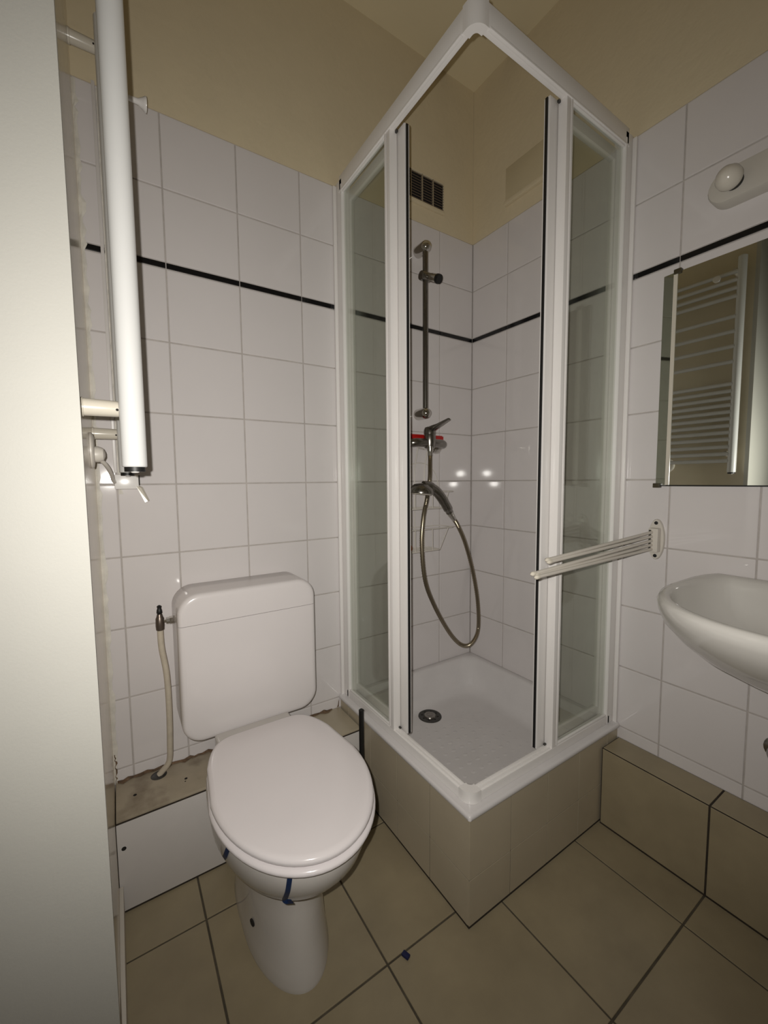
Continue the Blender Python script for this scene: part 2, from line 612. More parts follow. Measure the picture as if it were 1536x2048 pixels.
led2 = thing("wall_ledge", "low beige tiled ledge below the basin wall", "ledge", (-0.05, -1.2, 0))
LX = -0.0985
box("carcass", (LX + 0.0012, 0.0, -2.4, -0.672, 0.0, ZB - 0.0015), M_JOINT, led2)
ly = [-0.672, -0.9505, -1.281, -1.612, -1.943]
for i in range(len(ly) - 1):
    put_tile(led2, 'right', LX, ly[i + 1], ly[i], 0.0035, ZB - 0.0005, M_BEIGE, joint=0.0045, tilt=0.0015, bev=0.0012)
    put_tile(led2, 'up', ZB, LX + 0.0022, 0.0, ly[i + 1], ly[i], M_BEIGE, joint=0.0045, tilt=0.0015, bev=0.0012)

# ================================================================== SHOWER PLINTH + TRAY
SB = 0.668
pl = thing("shower_plinth", "beige tiled plinth carrying the shower tray", "plinth", (-0.33, -0.33, 0))
prism("core", [(-SB + 0.0012, -SB + 0.0012), (0.0, -SB + 0.0012), (0.0, -SB + 0.045), (-SB + 0.045, -SB + 0.045), (-SB + 0.045, 0.0), (-SB + 0.0012, 0.0)], 0.0, 0.2840, M_JOINT, pl)
py_ = [-SB, -0.519, -0.366, -0.214, -0.062, 0.0]
for i in range(len(py_) - 1):
    for (z0, z1) in ((0.0070, 0.127), (0.127, 0.287)):
        e0 = 0.0040 if (i == 0 and z0 < 0.1) else 0.0
        put_tile(pl, 'right', -SB, py_[i] + e0, py_[i + 1], z0, z1, M_PLINTHTILE, joint=0.0021, bev=0.0001, tilt=0.0012)
        put_tile(pl, 'back', -SB, py_[i], py_[i + 1], z0, z1, M_PLINTHTILE, joint=0.0021, bev=0.0001, tilt=0.0012)


def rrect(x0, x1, y0, y1, z, r, seg=8):
    """counter-clockwise rounded rectangle; r = radii for corners (x1,y1),(x0,y1),(x0,y0),(x1,y0)"""
    if not isinstance(r, (list, tuple)):
        r = [r] * 4
    out = []
    for (cx, cy, a0, q) in ((x1, y1, 0, r[0]), (x0, y1, 90, r[1]), (x0, y0, 180, r[2]), (x1, y0, 270, r[3])):
        sx = -1 if cx == x1 else 1
        sy = -1 if cy == y1 else 1
        for k in range(seg + 1):
            a = math.radians(a0 + 90 * k / seg)
            out.append((cx + sx * q + q * math.cos(a), cy + sy * q + q * math.sin(a), z))
    return out


ST = 0.676
ZR = 0.3005
tray = thing("shower_tray", "white square shower tray inside the enclosure", "shower tray", (-0.338, -0.338, 0.284))


def trr(iw, io, z, r):
    ri = max(r, 0.001)
    return rrect(-ST + io, -0.001 - iw, -ST + io, -0.001 - iw, z, [ri, ri, ri, ri])


basin = loft("basin", [
    trr(0, 0.004, 0.2845, 0.004), trr(0, 0.0, 0.2880, 0.006), trr(0, 0.0, 0.2960, 0.006), trr(0, 0.003, ZR - 0.0008, 0.006),
    trr(0.001, 0.007, ZR, 0.006),
    trr(0.020, 0.060, ZR, 0.040), trr(0.026, 0.067, ZR - 0.004, 0.050), trr(0.030, 0.072, ZR - 0.014, 0.060),
    trr(0.050, 0.085, 0.205, 0.085), trr(0.060, 0.095, 0.180, 0.10), trr(0.080, 0.110, 0.1680, 0.10),
    trr(0.100, 0.125, 0.1655, 0.10), trr(0.30, 0.30, 0.1640, 0.02)],
    M_TRAY, tray, cap0=False, cap1=True, ang=50)
# moulded anti-slip studs on the basin floor
V, F = [], []
sm = 0
for i in range(13):
    for j in range(13):
        sx = -0.555 + i * 0.0375 + (0.018 if j % 2 else 0)
        sy = -0.555 + j * 0.0375
        if (sx + 0.342) ** 2 + (sy + 0.126) ** 2 < 0.075 ** 2 or sx > -0.125 or sy > -0.125:
            continue
        b = len(V)
        an0 = random.uniform(0, 1.5)
        for (r, dz) in ((0.0110, 0.0), (0.0070, 0.0007)):
            for k in range(6):
                a = an0 + k * math.pi / 3
                V.append((sx + r * math.cos(a), sy + r * 0.7 * math.sin(a), 0.1644 + dz))
        for k in range(6):
            F.append((b + k, b + (k + 1) % 6, b + 6 + (k + 1) % 6, b + 6 + k))
        F.append(tuple(b + 6 + k for k in range(6)))
studs = mesh_from("anti_slip_studs", V, F, M_TRAY, basin, smooth=True)
studs["kind"] = "stuff"
dr = lathe("drain", [(0, 0.046), (0.003, 0.045), (0.004, 0.040), (0.0030, 0.036), (0.0030, 0.001)], (-0.342, -0.126, 0.1646), (0, 0, 1), M_SPOT, tray, seg=32)
lathe("drain_cap", [(0, 0.024), (0.004, 0.022), (0.0045, 0.016), (0.003, 0.012), (0.0045, 0.008), (0.0055, 0.001)], (-0.342, -0.126, 0.1674), (0, 0, 1), M_DCHROME, dr, seg=24)
for k in range(8):
    a = k * math.pi / 4
    cx, cy = -0.342 + 0.031 * math.cos(a), -0.126 + 0.031 * math.sin(a)
    lathe("drain_slot", [(0, 0.0038), (0.0006, 0.0034)], (cx, cy, 0.1676), (0, 0, 1), M_DARK, dr, seg=8)

# ================================================================== SHOWER ENCLOSURE
enc = thing("shower_enclosure", "white framed corner shower enclosure with glass sliding doors open", "shower enclosure", (-0.60, -0.60, ZR))
SO, SI = 0.655, 0.622     # outer and inner face of the frame, measured from the walls
ZE0, ZE1 = ZR + 0.0005, 2.106


def sb(side, t0, t1, n0, n1, z0, z1):
    if side == 'L':
        return (-n1, -n0, -t1, -t0, z0, z1)
    return (-t1, -t0, -n1, -n0, z0, z1)


for side in 'LR':
    boxes("wall_profile", [sb(side, 0.0015, 0.046, SI, SO, ZE0, ZE1 - 0.012), sb(side, 0.0015, 0.010, SO, SO + 0.012, ZE0 - 0.012, ZE1 - 0.02),
                           sb(side, 0.040, 0.046, SO, SO + 0.0018, ZE0, ZE1 - 0.03)], M_LACQ, enc, bevel=0.0012)
    tr_ = boxes("top_rail", [sb(side, 0.030, 0.624, 0.6375, SO, 2.056, ZE1), sb(side, 0.030, 0.624, 0.6340, 0.6375, 2.066, ZE1 - 0.006),
                             sb(side, 0.030, 0.612, SO - 0.006, SO + 0.0025, 2.0545, 2.060)], M_LACQ, enc, bevel=0.0012)
    br_ = boxes("bottom_rail", [sb(side, 0.030, 0.624, 0.6330, SO, ZE0, 0.3262), sb(side, 0.046, 0.624, 0.6465, 0.6500, 0.3262, 0.3292),
                                sb(side, 0.330, 0.624, 0.6330, 0.6400, 0.3262, 0.3286)],
                M_LACQ, enc, bevel=0.0010)
    post = boxes("post", [sb(side, 0.308, 0.332, 0.630, SO, 0.326, 2.058), sb(side, 0.308, 0.314, SO, SO + 0.0015, 0.33, 2.055)], M_LACQ, enc, bevel=0.0015)
    fp = box("fixed_pane", sb(side, 0.040, 0.312, 0.6415, 0.6460, 0.322, 2.062), M_GLASS, enc)
    box("glazing_bead", sb(side, 0.046, 0.312, 0.6470, 0.6535, 0.3275, 0.3330), M_LACQ, enc, bevel=0.0008)
    box("glazing_bead", sb(side, 0.046, 0.312, 0.6470, 0.6535, 2.0500, 2.0570), M_LACQ, enc, bevel=0.0008)
    # sliding door, pushed back behind the fixed pane
    dn0, dn1 = 0.611, 0.6285
    door = boxes("sliding_door", [sb(side, 0.020, 0.052, dn0, dn1, 0.322, 2.060), sb(side, 0.326, 0.3640, dn0, dn1, 0.322, 2.060),
                                  sb(side, 0.052, 0.326, dn0, dn1, 0.322, 0.350), sb(side, 0.052, 0.326, dn0, dn1, 2.030, 2.060)],
                 M_LACQ, enc, bevel=0.0012)
    box("door_pane", sb(side, 0.048, 0.330, 0.618, 0.6215, 0.346, 2.034), M_GLASS, door)
    sl_ = box("door_seal", sb(side, 0.3640, 0.3680, 0.6165, 0.6235, 0.324, 2.058), M_BLACKP, door, bevel=0.001)
    sl_["label"] = "black rubber door seal"
    # little end stops in the rails
    box("rail_stop", sb(side, 0.3325, 0.340, 0.6315, 0.637, 0.3286, 0.333), M_SPOT, enc)
    box("rail_stop", sb(side, 0.3325, 0.340, 0.6315, 0.637, 2.050, 2.0555), M_SPOT, enc)


# rounded corner joints, top and bottom
def corner_piece(name, z0, z1, n_in, n_out, r_out):
    def L(n, r, z, reach=0.618):
        pts = []
        cx = cy = -n + r
        pts.append((-n, -reach, z))
        for k in range(9):
            a = math.radians(180 + 90 * k / 8)
            pts.append((cx + r * math.cos(a), cy + r * math.sin(a), z))
        pts.append((-reach, -n, z))
        return pts
    V, F = [], []
    secs = [L(n_out, r_out, z0), L(n_out, r_out, z1), L(n_in, 0.010, z1), L(n_in, 0.010, z0)]
    m = len(secs[0])
    for s_ in secs:
        V += s_
    for i in range(4):
        j = (i + 1) % 4
        for k in range(m - 1):
            F.append((i * m + k, i * m + k + 1, j * m + k + 1, j * m + k))
    F.append((0, m, 2 * m, 3 * m))
    F.append((m - 1, 2 * m - 1, 3 * m - 1, 4 * m - 1))
    o = mesh_from(name, V, F, M_LACQ, enc)
    set_auto_smooth(o, 45)
    return o


corner_piece("corner_joint", 2.053, ZE1 + 0.001, 0.6365, SO + 0.002, 0.030)
corner_piece("corner_joint", ZE0, 0.3312, 0.6320, SO + 0.002, 0.030)

# ================================================================== SHOWER FITTINGS
RX, RYY = -0.301, -0.050
rail = thing("shower_rail", "chrome wall rail for the hand shower", "shower rail", (RX, 0, 1.35))
sweep("rod", [(RX, RYY, 1.352), (RX, RYY, 1.975)], 0.0108, M_DCHROME, rail, seg=16)
for z in (1.352, 1.975):
    lathe("bracket", [(0, 0.0215), (0.004, 0.022), (0.045, 0.022), (0.058, 0.021), (0.069, 0.014), (0.0725, 0.003)], (RX, -0.0005, z), (0, -1, 0), M_CHROME, rail, seg=24)
hd = lathe("holder", [(-0.024, 0.010), (-0.022, 0.0165), (-0.016, 0.018), (0.016, 0.018), (0.022, 0.0165), (0.024, 0.010)], (RX, RYY, 1.866), (1, 0, 0), M_DCHROME, rail, seg=20)
sweep("holder_clip", [[(RX + 0.004, RYY - 0.010, 1.864), (RX + 0.010, RYY - 0.032, 1.852), (RX + 0.014, RYY - 0.052, 1.842)]], [0.012, 0.0165, 0.0165], M_CHROME, hd, seg=18)
lathe("holder_clip_end", [(0, 0.0172), (0.003, 0.0175), (0.012, 0.0165), (0.012, 0.011)], (RX + 0.0145, RYY - 0.053, 1.8415), (0.2, -1, -0.48), M_BLACKP, hd, seg=18)

mix = thing("shower_mixer", "chrome single lever shower mixer on the tiled wall", "mixer tap", (-0.290, 0, 1.235))
MX, MY, MZ = -0.290, -0.062, 1.236
sweep("body", catmull([(MX - 0.083, -0.024, MZ - 0.004), (MX - 0.080, -0.048, MZ - 0.002), (MX - 0.060, -0.060, MZ), (MX - 0.02, MY, MZ), (MX + 0.02, MY, MZ), (MX + 0.060, -0.060, MZ), (MX + 0.080, -0.048, MZ - 0.002), (MX + 0.083, -0.024, MZ - 0.004)], 5),
      0.0165, M_DCHROME, mix, seg=16)
for s in (-1, 1):
    lathe("escutcheon", [(0, 0.033), (0.004, 0.033), (0.012, 0.027), (0.024, 0.019), (0.026, 0.015)], (MX + s * 0.083, -0.0006, MZ - 0.004), (0, -1, 0), M_CHROME, mix, seg=24)
lathe("cartridge", [(-0.024, 0.012), (-0.020, 0.020), (0.0, 0.0245), (0.026, 0.0235), (0.034, 0.022), (0.0345, 0.0235), (0.050, 0.0235), (0.060, 0.019), (0.064, 0.008)], (MX, MY, MZ), (0, 0, 1), M_DCHROME, mix, seg=24)
lv = []
for (dy, dz, w, h) in ((0.010, 0.050, 0.017, 0.012), (-0.02, 0.055, 0.018, 0.012), (-0.05, 0.062, 0.014, 0.008), (-0.085, 0.072, 0.011, 0.0055), (-0.110, 0.079, 0.008, 0.004)):
    ring = []
    for k in range(12):
        a = 2 * math.pi * k / 12
        ring.append((MX + w * math.cos(a), MY + dy, MZ + dz + h * math.sin(a)))
    lv.append(ring)
loft("lever", lv, M_DCHROME, mix, ang=60)
lathe("outlet", [(0, 0.013), (0.018, 0.012), (0.019, 0.0095), (0.036, 0.0095)], (MX - 0.004, MY - 0.008, MZ - 0.014), (0, 0, -1), M_CHROME, mix, seg=16)

# red squeegee lying on the pipe stubs behind the mixer body
sq = thing("squeegee", "red plastic squeegee laid behind the shower mixer", "squeegee", (-0.28, -0.02, 1.255))
box("blade_holder", (-0.395, -0.190, -0.030, -0.013, 1.2475, 1.2690), M_RED, sq, bevel=0.002)
box("blade", (-0.393, -0.192, -0.024, -0.019, 1.2685, 1.2720), M_RED, sq)

# hand shower with its hose
hs = thing("hand_shower", "chrome hand shower resting head-down on the wire caddy", "hand shower", (-0.345, -0.12, 1.03))
hose_pts = [(-0.2945, -0.070, 1.190), (-0.2980, -0.074, 1.150), (-0.3080, -0.084, 1.095), (-0.3330, -0.098, 1.020), (-0.3620, -0.112, 0.950), (-0.3740, -0.117, 0.850),
            (-0.3610, -0.12, 0.712), (-0.3164, -0.12, 0.606), (-0.2460, -0.12, 0.492), (-0.1860, -0.12, 0.424), (-0.1340, -0.12, 0.400), (-0.0930, -0.12, 0.418),
            (-0.0715, -0.12, 0.470), (-0.0783, -0.12, 0.585), (-0.109, -0.12, 0.717), (-0.1576, -0.125, 0.837), (-0.204, -0.130, 0.912), (-0.232, -0.134, 0.941)]
hp_ = catmull(hose_pts, 26)
hose = sweep("hose", hp_, [0.0088 if i % 2 else 0.0074 for i in range(len(hp_))], M_HOSE, hs, seg=10)
sweep("ferrule", [(-0.226, -0.134, 0.934), (-0.244, -0.1355, 0.955), (-0.254, -0.136, 0.967)], [0.0085, 0.0115, 0.0125], M_CHROME, hs, seg=16)
sweep("handle", catmull([(-0.252, -0.136, 0.965), (-0.272, -0.139, 0.992), (-0.300, -0.141, 1.026), (-0.325, -0.140, 1.050), (-0.352, -0.137, 1.064), (-0.378, -0.132, 1.066)], 5),
      [0.0140] * 3 + [0.0175] * 5 + [0.0185] * 6 + [0.019] * 5 + [0.021] * 4 + [0.022] * 3, M_DCHROME, hs, seg=18)
lathe("head", [(-0.006, 0.010), (0.000, 0.028), (0.012, 0.042), (0.024, 0.048), (0.031, 0.048), (0.033, 0.045), (0.0335, 0.038)], (-0.383, -0.130, 1.074), (-0.10, 0.03, -1), M_DCHROME, hs, seg=28)
lathe("spray_plate", [(0, 0.038), (0.0025, 0.036), (0.004, 0.030), (0.004, 0.002)], (-0.3863, -0.129, 1.0415), (-0.10, 0.03, -1), M_LACQ2, hs, seg=28)

# wire caddy hanging under the mixer
cad = thing("shower_caddy", "white coated wire caddy hung below the mixer", "shower caddy", (-0.30, -0.04, 0.81))
CX0, CX1 = -0.415, -0.188


def rect_path(x0, x1, y0, y1, z, r=0.012):
    pts = rrect(x0, x1, y0, y1, z, r, 4)
    return [Vector(p) for p in pts]


for z, x0, x1 in ((1.045, CX0, CX1), (0.980, CX0 + 0.01, CX1 - 0.045), (0.900, CX0, CX1), (0.815, CX0 + 0.005, CX1 - 0.07)):
    sweep("rim_wire", rect_path(x0, x1, -0.092, -0.006, z), 0.0021, M_WIRE, cad, seg=8, closed=True)
for (zt_, zb_) in ((1.045, 0.980), (0.900, 0.815)):
    for k in range(5):
        yy = -0.020 - 0.015 * k
        x1 = CX1 - 0.045 if zt_ > 1 else CX1 - 0.07
        sweep("shelf_wire", [(CX0 + 0.010, yy, zb_), (x1, yy, zb_)], 0.0015, M_WIRE, cad, seg=6)
for xx in (-0.322, -0.272):
    sweep("upright", catmull([(xx, -0.030, 1.222), (xx, -0.020, 1.19), (xx, -0.007, 1.13), (xx, -0.006, 1.0), (xx, -0.006, 0.814)], 5), 0.0023, M_WIRE, cad, seg=8)
sweep("hanger_hook", catmull([(-0.322, -0.030, 1.218), (-0.322, -0.050, 1.214), (-0.322, -0.070, 1.210)], 4), 0.0023, M_WIRE, cad, seg=8)
sweep("arch_wire", catmull([(-0.40, -0.007, 1.045), (-0.385, -0.007, 1.11), (-0.345, -0.007, 1.150), (-0.297, -0.007, 1.160), (-0.25, -0.007, 1.150), (-0.21, -0.007, 1.11), (-0.197, -0.007, 1.045)], 6), 0.0018, M_WIRE, cad, seg=8)
for xx in (CX0 + 0.03, -0.30, CX1 - 0.03):
    sweep("side_wire", [(xx, -0.092, 1.045), (min(xx, CX1 - 0.050), -0.092, 0.980)], 0.0015, M_WIRE, cad, seg=6)
    sweep("side_wire", [(xx, -0.092, 0.900), (min(xx, CX1 - 0.075), -0.092, 0.815)], 0.0015, M_WIRE, cad, seg=6)
so = lathe("soap_remnant", [(0, 0.012), (0.003, 0.017), (0.012, 0.018), (0.020, 0.015), (0.024, 0.006)], (-0.392, -0.055, 0.8170), (0, 0, 1), M_ORANGE, None, seg=16, origin=(-0.392, -0.055, 0.817))
tag(so, "small orange brown soap remnant lying in the wire caddy", "soap")

# ================================================================== VENT + COVER PLATE
ven = thing("air_vent", "brown slatted air vent high on the shower wall", "vent", (-0.263, 0, 2.16))
VX0, VX1 = -0.392, -0.174
box("backing", (VX0, VX1, -0.0030, -0.0010, 2.166, 2.268), M_DARK, ven)
boxes("frame", [(VX0 - 0.005, VX0, -0.010, 0.0, 2.158, 2.274), (VX1, VX1 + 0.004, -0.010, 0.0, 2.158, 2.274), (VX0, VX1, -0.010, 0.0, 2.268, 2.274)], M_CREAM, ven, bevel=0.001)
box("sill", (VX0 - 0.005, VX1 + 0.004, -0.012, 0.0, 2.154, 2.166), M_CREAM, ven, bevel=0.0015)
for k in range(10):
    z = 2.1715 + k * 0.0100
    mesh_from("slat", [(VX0, -0.0035, z + 0.0030), (VX1, -0.0035, z + 0.0030), (VX1, -0.0095, z - 0.0005), (VX0, -0.0095, z - 0.0005),
                       (VX0, -0.0035, z + 0.0015), (VX1, -0.0035, z + 0.0015), (VX1, -0.0095, z - 0.0030), (VX0, -0.0095, z - 0.0030)],
              [(0, 1, 2, 3), (7, 6, 5, 4), (3, 2, 6, 7), (0, 4, 5, 1), (0, 3, 7, 4), (1, 5, 6, 2)], M_VENT, ven)
for xx in (-0.337, -0.282, -0.228):
    box("mullion", (xx - 0.0016, xx + 0.0016, -0.0105, -0.002, 2.166, 2.268), M_VENTFR, ven)
cp = thing("cover_plate", "cream painted cover plate high on the wall beside the air vent", "cover plate", (0, -0.31, 2.15))
box("plate", (-0.010, 0.0, -0.450, -0.182, 2.166, 2.286), M_CREAMDARK, cp, bevel=0.002)
box("sill", (-0.016, 0.0, -0.454, -0.178, 2.150, 2.166), M_CREAM, cp, bevel=0.002)

# ================================================================== TOILET
TX = -1.034
toi = thing("toilet", "white floor-standing toilet with closed lid between ledge and shower", "toilet", (TX, -0.40, 0))


def egg(a, yf, yb, ym, ab, z, n=72, sq=3.4):
    """outline: half width a, front yf, back yb (half width ab there), widest at ym"""
    out = []
    for i in range(n):
        t = 2 * math.pi * i / n
        c, s = math.cos(t), math.sin(t)
        if s <= 0:       # front half ellipse
            out.append((TX + a * c, ym + (ym - yf) * s, z))
        else:            # back: squarer
            p = 2.0 / sq
            xx = math.copysign(abs(c) ** p, c)
            yy = abs(s) ** p
            wid = ab + (a - ab) * (1 - yy ** 2)
            out.append((TX + wid * xx, ym + (yb - ym) * yy, z))
    return out


bowl = loft("bowl", [
    egg(0.092, -0.566, -0.175, -0.38, 0.086, 0.0),
    egg(0.094, -0.566, -0.175, -0.38, 0.088, 0.010),
    egg(0.090, -0.556, -0.180, -0.38, 0.086, 0.030),
    egg(0.088, -0.545, -0.185, -0.375, 0.084, 0.09),
    egg(0.087, -0.536, -0.190, -0.370, 0.082, 0.15),
    egg(0.088, -0.534, -0.190, -0.370, 0.082, 0.205),
    egg(0.094, -0.545, -0.188, -0.375, 0.085, 0.230),
    egg(0.112, -0.580, -0.186, -0.390, 0.090, 0.252),
    egg(0.133, -0.616, -0.184, -0.405, 0.096, 0.275),
    egg(0.150, -0.648, -0.182, -0.420, 0.104, 0.302),
    egg(0.161, -0.675, -0.180, -0.432, 0.112, 0.335),
    egg(0.1655, -0.689, -0.178, -0.440, 0.117, 0.365),
    egg(0.1660, -0.692, -0.176, -0.442, 0.118, 0.385),
    egg(0.1650, -0.691, -0.176, -0.442, 0.118, 0.393),
    egg(0.159, -0.684, -0.182, -0.442, 0.112, 0.398),
    egg(0.125, -0.62, -0.215, -0.440, 0.08, 0.398),
    egg(0.115, -0.60, -0.25, -0.440, 0.06, 0.34),
    egg(0.060, -0.50, -0.33, -0.42, 0.03, 0.22)],
    M_TOILET, toi, ang=75)
lathe("fixing_hole", [(0, 0.0085), (0.002, 0.0085), (0.003, 0.005)], (TX - 0.0845, -0.4290, 0.080), (-0.96, -0.28, 0.0), M_DARK, bowl, seg=14)
YM = -0.465
seat = loft("seat", [
    egg(0.163, -0.698, -0.262, YM, 0.117, 0.3985, sq=8.0), egg(0.1700, -0.707, -0.258, YM, 0.121, 0.4015, sq=8.0), egg(0.1725, -0.7100, -0.256, YM, 0.123, 0.4070, sq=8.0),
    egg(0.1715, -0.709, -0.257, YM, 0.122, 0.4120, sq=8.0), egg(0.166, -0.702, -0.261, YM, 0.118, 0.4150, sq=8.0),
    egg(0.108, -0.615, -0.320, YM, 0.07, 0.4150, sq=8.0), egg(0.106, -0.613, -0.322, YM, 0.07, 0.399, sq=8.0)], M_SEAT, toi, cap0=False, cap1=False, ang=70)
lid = loft("lid", [
    egg(0.158, -0.694, -0.254, YM, 0.116, 0.4170, sq=8.0), egg(0.1665, -0.703, -0.250, YM, 0.121, 0.4190, sq=8.0), egg(0.1690, -0.706, -0.248, YM, 0.1225, 0.4240, sq=8.0),
    egg(0.1685, -0.7055, -0.2485, YM, 0.122, 0.4290, sq=8.0), egg(0.165, -0.702, -0.251, YM, 0.120, 0.4330, sq=8.0), egg(0.157, -0.693, -0.256, YM, 0.115, 0.4348, sq=8.0),
    egg(0.11, -0.62, -0.32, YM, 0.08, 0.4360, sq=8.0), egg(0.04, -0.51, -0.42, YM, 0.03, 0.4366, sq=8.0)], M_SEAT, toi, cap0=True, cap1=True, ang=75)
lathe("hinge_bar", [(-0.108, 0.006), (-0.106, 0.009), (0.106, 0.009), (0.108, 0.006)], (TX, -0.244, 0.4080), (1, 0, 0), M_TOILET, toi, seg=16)
boxes("deck", [(TX - 0.105, TX + 0.105, -0.270, -0.165, 0.350, 0.3985)], M_TOILET, toi, bevel=0.008, seg=3)
sweep("flush_pipe", catmull([(TX, -0.085, 0.372), (TX, -0.085, 0.340), (TX, -0.105, 0.315), (TX, -0.180, 0.312)], 6), 0.022, M_LACQ2, toi, seg=18)
# moulded side recess cover with the fixing
# cistern
TXC = -1.018
cis = thing("toilet_cistern", "white plastic cistern hung on the tiles above the toilet", "cistern", (TX, -0.07, 0.37))


def cist_ring(y, inset, z0=0.374, z1=0.790, x0=-1.213, x1=-0.823, rt=0.055, rb=0.055):
    pts = []
    x0, x1, z0, z1 = x0 + inset, x1 - inset, z0 + inset, z1 - inset
    rt, rb = max(rt - inset * 0.4, 0.01), max(rb - inset * 0.4, 0.01)
    for (cx, cz, a0, r, sx, sz) in ((x1, z1, 0, rt, -1, -1), (x0, z1, 90, rt, 1, -1), (x0, z0, 180, rb, 1, 1), (x1, z0, 270, rb, -1, 1)):
        for k in range(9):
            a = math.radians(a0 + 90 * k / 8)
            pts.append((cx + sx * r + r * math.cos(a), y, cz + sz * r + r * math.sin(a)))
    return pts


tank_prof = [(-0.0015, 0.003), (-0.008, 0.0), (-0.131, 0.0), (-0.1375, 0.0012), (-0.1418, 0.0042), (-0.1440, 0.0085), (-0.1448, 0.016), (-0.1452, 0.06), (-0.1454, 0.13)]
SEAM = 0.7065


def clip_part(name, lo, hi):
    o = loft(name, [cist_ring(y, i) for y, i in tank_prof], M_CISTERN, cis, ang=80)
    bm = bmesh.new()
    bm.from_mesh(o.data)
    oz = root_loc(cis).z
    for (z, keep_above) in ((lo, True), (hi, False)):
        if z is None:
            continue
        g = list(bm.verts) + list(bm.edges) + list(bm.faces)
        r = bmesh.ops.bisect_plane(bm, geom=g, plane_co=(0, 0, z - oz), plane_no=(0, 0, 1), clear_inner=keep_above, clear_outer=not keep_above)
        ed = [e for e in r['geom_cut'] if isinstance(e, bmesh.types.BMEdge)]
        bmesh.ops.contextual_create(bm, geom=ed)
    bm.to_mesh(o.data)
    bm.free()
    set_auto_smooth(o, 60)
    return o


clip_part("tank", None, SEAM - 0.0006)
clip_part("tank_lid", SEAM + 0.0006, None)

# shut-off valve and hose at the cistern's left flank
val = thing("stop_valve", "dark stop valve with chrome nut on the side of the cistern", "valve", (-1.248, -0.035, 0.68))
VX, VY, VZ = -1.2475, -0.045, 0.703
lathe("body", [(-0.024, 0.0085), (-0.022, 0.0105), (-0.010, 0.0112), (0.010, 0.0105), (0.014, 0.0085), (0.022, 0.0065)], (VX, VY, VZ), (0, 0, 1), M_BRASS, val, seg=16)
lathe("handle", [(0.022, 0.005), (0.026, 0.0075), (0.034, 0.0065), (0.038, 0.0050), (0.044, 0.0062), (0.047, 0.003)], (VX, VY, VZ), (0, 0, 1), M_BLACKP, val, seg=14)
lathe("tail", [(0, 0.005), (0.012, 0.005), (0.012, 0.0095), (0.020, 0.0100), (0.020, 0.0115), (0.029, 0.0115), (0.0325, 0.010)], (VX + 0.004, VY, VZ), (1, 0, 0), M_CHROME, val, seg=8, ang=20)
hs2 = sweep("supply_hose", catmull([(VX, VY, VZ - 0.020), (VX + 0.001, VY - 0.001, 0.63), (VX + 0.010, VY - 0.003, 0.55), (VX + 0.012, VY - 0.003, 0.45), (VX + 0.010, VY, 0.35), (VX + 0.006, VY + 0.004, 0.290), (VX - 0.012, VY + 0.011, 0.262), (VX - 0.0205, VY + 0.0135, 0.2525)], 8),
            0.0082, M_BHOSE, None, seg=12, origin=(-1.268, -0.0315, ZB))
tag(hs2, "beige flexible hose running from the stop valve into the ledge", "hose")


# blue rim-block hangers hooked over the bowl rim
def hanger(path, label):
    pts = catmull(path, 5)
    V, F = [], []
    c = Vector((TX, -0.43, 0))
    for i, p in enumerate(pts):
        t = (pts[min(i + 1, len(pts) - 1)] - pts[max(i - 1, 0)]).normalized()
        out = Vector((p.x - c.x, p.y - c.y, 0)).normalized()
        side = t.cross(out).normalized() * 0.0045
        for (s, d) in ((-1, 0), (1, 0), (1, 0.0022), (-1, 0.0022)):
            V.append(p + side * s + out * d)
        if i:
            b = 4 * i
            for k in range(4):
                F.append((b - 4 + k, b - 4 + (k + 1) % 4, b + (k + 1) % 4, b + k))
    F.append((0, 1, 2, 3))
    F.append(tuple(len(V) - 4 + k for k in range(4)))
    o = mesh_from("rim_block_hanger", V, F, M_BLUE, None, origin=tuple(pts[0]))
    tag(o, label, "toilet hanger", "blue hangers hooked over the toilet rim")
    return o


def rim_pt(ang, z, push):
    """point on the bowl's outside near the rim, at plan angle ang (deg, 270 = front)"""
    # outline of the bowl interpolated between the rings used above
    tab = [(0.302, 0.150, -0.648, -0.420), (0.335, 0.161, -0.675, -0.432), (0.365, 0.1655, -0.689, -0.440), (0.385, 0.166, -0.692, -0.442), (0.399, 0.166, -0.692, -0.442)]
    for i in range(len(tab) - 1):
        if tab[i][0] <= z <= tab[i + 1][0]:
            f = (z - tab[i][0]) / (tab[i + 1][0] - tab[i][0])
            a, yf, ym = [tab[i][j] * (1 - f) + tab[i + 1][j] * f for j in (1, 2, 3)]
    t = math.radians(ang)
    return (TX + (a + push) * math.cos(t), ym + (ym - yf + push) * math.sin(t), z)


hanger([rim_pt(243.5, 0.3975, 0.001), rim_pt(243, 0.385, 0.0012), rim_pt(242.3, 0.362, 0.0012), rim_pt(241.6, 0.340, 0.0012), rim_pt(241.3, 0.324, 0.0015), rim_pt(243, 0.318, 0.003), rim_pt(246, 0.322, 0.004)],
       "blue hanger strap over the front of the toilet rim")
hanger([rim_pt(205, 0.3975, 0.001), rim_pt(203.5, 0.385, 0.0012), rim_pt(201.5, 0.368, 0.0012), rim_pt(199.5, 0.352, 0.0012)],
       "blue hanger strap over the left side of the toilet rim")

# toilet brush between toilet and shower
bru = thing("toilet_brush", "black toilet brush standing between the toilet and shower", "toilet brush", (-0.722, -0.250, 0))
lathe("holder", [(0, 0.034), (0.004, 0.036), (0.10, 0.034), (0.112, 0.030), (0.114, 0.014)], (-0.722, -0.250, 0.001), (0, 0, 1), M_BLACKP, bru, seg=24)
lathe("handle", [(0, 0.010), (0.10, 0.008), (0.24, 0.0078), (0.262, 0.0080), (0.2645, 0.005)], (-0.722, -0.250, 0.112), (0, 0, 1), M_BLACKP, bru, seg=16)

